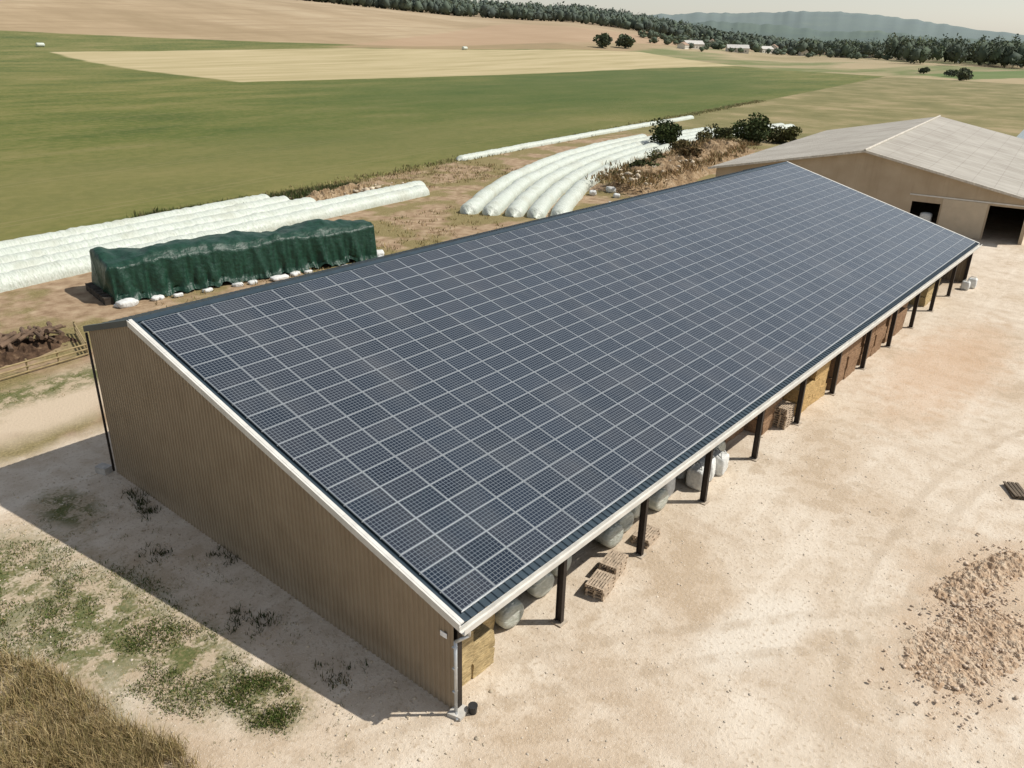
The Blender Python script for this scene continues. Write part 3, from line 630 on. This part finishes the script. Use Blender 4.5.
# ---------------------------------------------------------------- second barn
b2=empty("farm_barn",(92,17.7,0));b2.rotation_euler=(0,0,math.radians(6.5))
wall2=NB("beige_render");a1=wall2.noise(.4,4);a2=wall2.noise(2,3,stretch=(1,1,.1));k=wall2.ramp(a1,[(.3,(.38,.30,.205)),(.7,(.45,.365,.26))]);k=wall2.mix(wall2.mul(wall2.ss(a2,.5,.7),.3),k,(.32,.25,.17));wall2=wall2.out(k,.85)
lw=simple("door_beige",(.50,.42,.31),.7,0,.08,1)
HW,He,Ha,Ln2=19.4,5.2,9.15,66
def rz(y): return Ha-(Ha-He)*abs(y)/HW
mb=MB()
def wseg(y0,y1,zb,x=.9,th=.2):
    ys=[y0]+([0] if y0<0<y1 else [])+[y1]
    for a,b in zip(ys[:-1],ys[1:]):
        mb.add([(x,a,zb),(x,b,zb),(x,b,rz(b)-.15),(x,a,rz(a)-.15),(x+th,a,zb),(x+th,b,zb),(x+th,b,rz(b)-.15),(x+th,a,rz(a)-.15)],[(0,3,2,1),(4,5,6,7),(0,1,5,4),(1,2,6,5),(2,3,7,6),(3,0,4,7)])
ops=[(-18.6,-14.8,4.1),(-9.6,-6.4,3.6)];yc=-19
for a,b,h in ops: wseg(yc,a,0);wseg(a,b,h);yc=b
wseg(yc,19,0)
mb.box(1.1,Ln2-.5,-19,-18.8,0,He-.1);mb.box(1.1,Ln2-.5,18.8,19,0,He-.1);wseg(-19,19,0,Ln2-.5)
mb.obj("walls",wall2,b2)
mb=MB();mb.box(.78,.88,-14.6,-9.8,.05,4.3);mb.obj("sliding_door",lw,b2)
mb=MB();mb.box(.80,.89,-18.8,-6.0,4.34,4.5);mb.obj("door_rail",white,b2)
mb=MB();mb.softbox((1.8,-8.2,0),(1.2,1.3,2.2),0,(5,5,6),.06,5,.1,.1);mb.obj("stored_white_sack",woven,b2,True)
m=NB("fibre_cement");tc=m.n("ShaderNodeTexCoord").outputs["Object"];a1=m.noise(.15,4,tc);a2=m.noise(1.2,3,tc,stretch=(1.2,.12,1))
k=m.ramp(a1,[(.3,(.34,.31,.265)),(.7,(.44,.41,.355))]);k=m.mix(m.mul(m.ss(a2,.45,.7),.45),k,(.25,.225,.185))
wv=m.n("ShaderNodeTexWave");m.L(tc,wv.inputs[0]);wv.inputs["Scale"].default_value=.9
st_=m.n("ShaderNodeSeparateXYZ");m.L(tc,st_.inputs[0])
sh=m.math('LESS_THAN',m.math('FRACT',m.math('DIVIDE',m.math('ABSOLUTE',st_.outputs[1]),2.45)),.035);k=m.mix(m.mul(sh,.4),k,(.22,.19,.16))
sk=m.math('LESS_THAN',m.math('FRACT',m.math('DIVIDE',st_.outputs[0],6)),.14);k=m.mix(m.mul(sk,.22),k,(.54,.51,.45))
fc=m.out(k,.85,0,wv.outputs["Fac"],.06,1,.2)
mb=MB()
for sg in(1,-1):
    e_=19.9;ze=rz(19.9);q=[(x,y*sg,z) for x in(0,Ln2) for y,z in((0,Ha),(e_,ze),(e_,ze-.12),(0,Ha-.12))]
    mb.add(q,[(0,1,5,4),(1,2,6,5),(2,3,7,6),(0,3,2,1),(4,5,6,7)])
mb.obj("roof",fc,b2)
mb=MB()
for sg in(1,-1):
    e_=19.9;q=[(x,y*sg,z) for x in(-.1,-.005) for y,z in((0,Ha+.06),(e_,rz(e_)+.06),(e_,rz(e_)-.22),(0,Ha-.22))];mb.add(q,[(0,1,2,3),(7,6,5,4),(0,4,5,1),(2,6,7,3),(1,5,6,2)])
mb.prism((-.1,0,Ha+.05),(Ln2,0,Ha+.05),.16,8)
mb.obj("verge_trim",simple("verge",(.50,.46,.39),.7),b2)
sh2=empty("storage_shed",(186,8,0));sh2.rotation_euler=(0,0,.1)
mb=MB();mb.box(0,30,-8,8,0,3.6);mb.obj("walls",wall2,sh2)
mb=MB();mb.add([(-.4,-8.5,3.62),(30.4,-8.5,3.62),(30.4,0,5.2),(-.4,0,5.2),(-.4,8.5,3.62),(30.4,8.5,3.62)],[(0,1,2,3),(3,2,5,4)]);mb.add([(0,-8,3.6),(0,8,3.6),(0,0,5.1)],[(0,2,1)]);mb.obj("roof",simple("grey_roof",(.30,.34,.34),.6),sh2)
hw=simple("house_wall",(.60,.56,.48),.8,0,.1,.3);hr=simple("tile_roof",(.30,.20,.14),.8,0,.2,.5);hg=simple("pale_roof",(.50,.48,.44),.8,0,.1,.5);win=simple("window_dark",(.03,.03,.04),.3)
def house(x,y,l,w,h,a,roof):
    z=float(terr(x,y));e=empty("village_house",(x,y,z));e.rotation_euler=(0,0,a);mb=MB();mb.box(-l/2,l/2,-w/2,w/2,-2,h)
    mb.add([(-l/2,-w/2,h),(-l/2,w/2,h),(-l/2,0,h+w*.3)],[(0,2,1)]);mb.add([(l/2,-w/2,h),(l/2,w/2,h),(l/2,0,h+w*.3)],[(0,1,2)]);mb.obj("walls",hw,e)
    mb=MB();o=.5;mb.add([(-l/2-o,-w/2-o,h-.1),(l/2+o,-w/2-o,h-.1),(l/2+o,0,h+w*.32),(-l/2-o,0,h+w*.32),(-l/2-o,w/2+o,h-.1),(l/2+o,w/2+o,h-.1)],[(0,1,2,3),(3,2,5,4)]);mb.obj("roof",roof,e)
    mb=MB()
    for i in range(int(l//4)): mb.box(-l/2+1.5+i*4,-l/2+2.7+i*4,-w/2-.06,-w/2-.01,1,2.4)
    mb.obj("windows",win,e)
for q in [(905,480,24,12,5,-.5,hg),(940,503,18,11,6,.5,hg),(868,472,16,9,4,.2,hr),(972,455,26,12,5,-.9,hg),(1050,530,18,11,6,.4,hr),(1110,480,22,11,5,-.3,hg),(1170,450,16,10,6,.6,hr),(1200,400,20,11,5,0,hg),(1230,520,20,12,7,.3,hr),(1270,390,20,11,6,.2,hr),(1210,330,18,11,6,.2,hg)]:
    house(*q)
vt=[(random.uniform(960,1250),random.uniform(470,600),random.uniform(6,12),random.uniform(8,15)) for _ in range(100)]
vt+=[(random.uniform(850,1000)+0,random.uniform(440,520),random.uniform(5,9),random.uniform(6,11)) for _ in range(26)]
vt+=[(random.uniform(1080,1240),random.uniform(330,470),random.uniform(5,10),random.uniform(8,13)) for _ in range(30)]
forest("village_trees",vt,60,.1,(.06,.085,.03))
# ---------------------------------------------------------------- light
w=bpy.data.worlds.new("World");S.world=w;w.use_nodes=True;nt=w.node_tree;bg=nt.nodes["Background"];sky=nt.nodes.new("ShaderNodeTexSky");sky.sky_type='NISHITA';sky.sun_disc=False
el=math.atan2(3.93,math.hypot(2.1,2.3));sky.sun_elevation=el;sky.sun_rotation=math.atan2(2.1,-2.3);sky.dust_density=.6;sky.air_density=1.2;sky.altitude=0
hs=nt.nodes.new("ShaderNodeHueSaturation");hs.inputs["Saturation"].default_value=.45
nt.links.new(sky.outputs[0],hs.inputs["Color"]);nt.links.new(hs.outputs[0],bg.inputs[0]);bg.inputs[1].default_value=.11
sl=bpy.data.lights.new("sun","SUN");sl.energy=4.7;sl.angle=math.radians(.5);sl.color=(1,.96,.89);so=link(bpy.data.objects.new("sun",sl))
so.rotation_euler=Vector((2.1,-2.3,3.93)).to_track_quat('Z','Y').to_euler();so.location=(0,0,60)
S.view_settings.view_transform='Standard';S.view_settings.look='None';S.view_settings.exposure=0
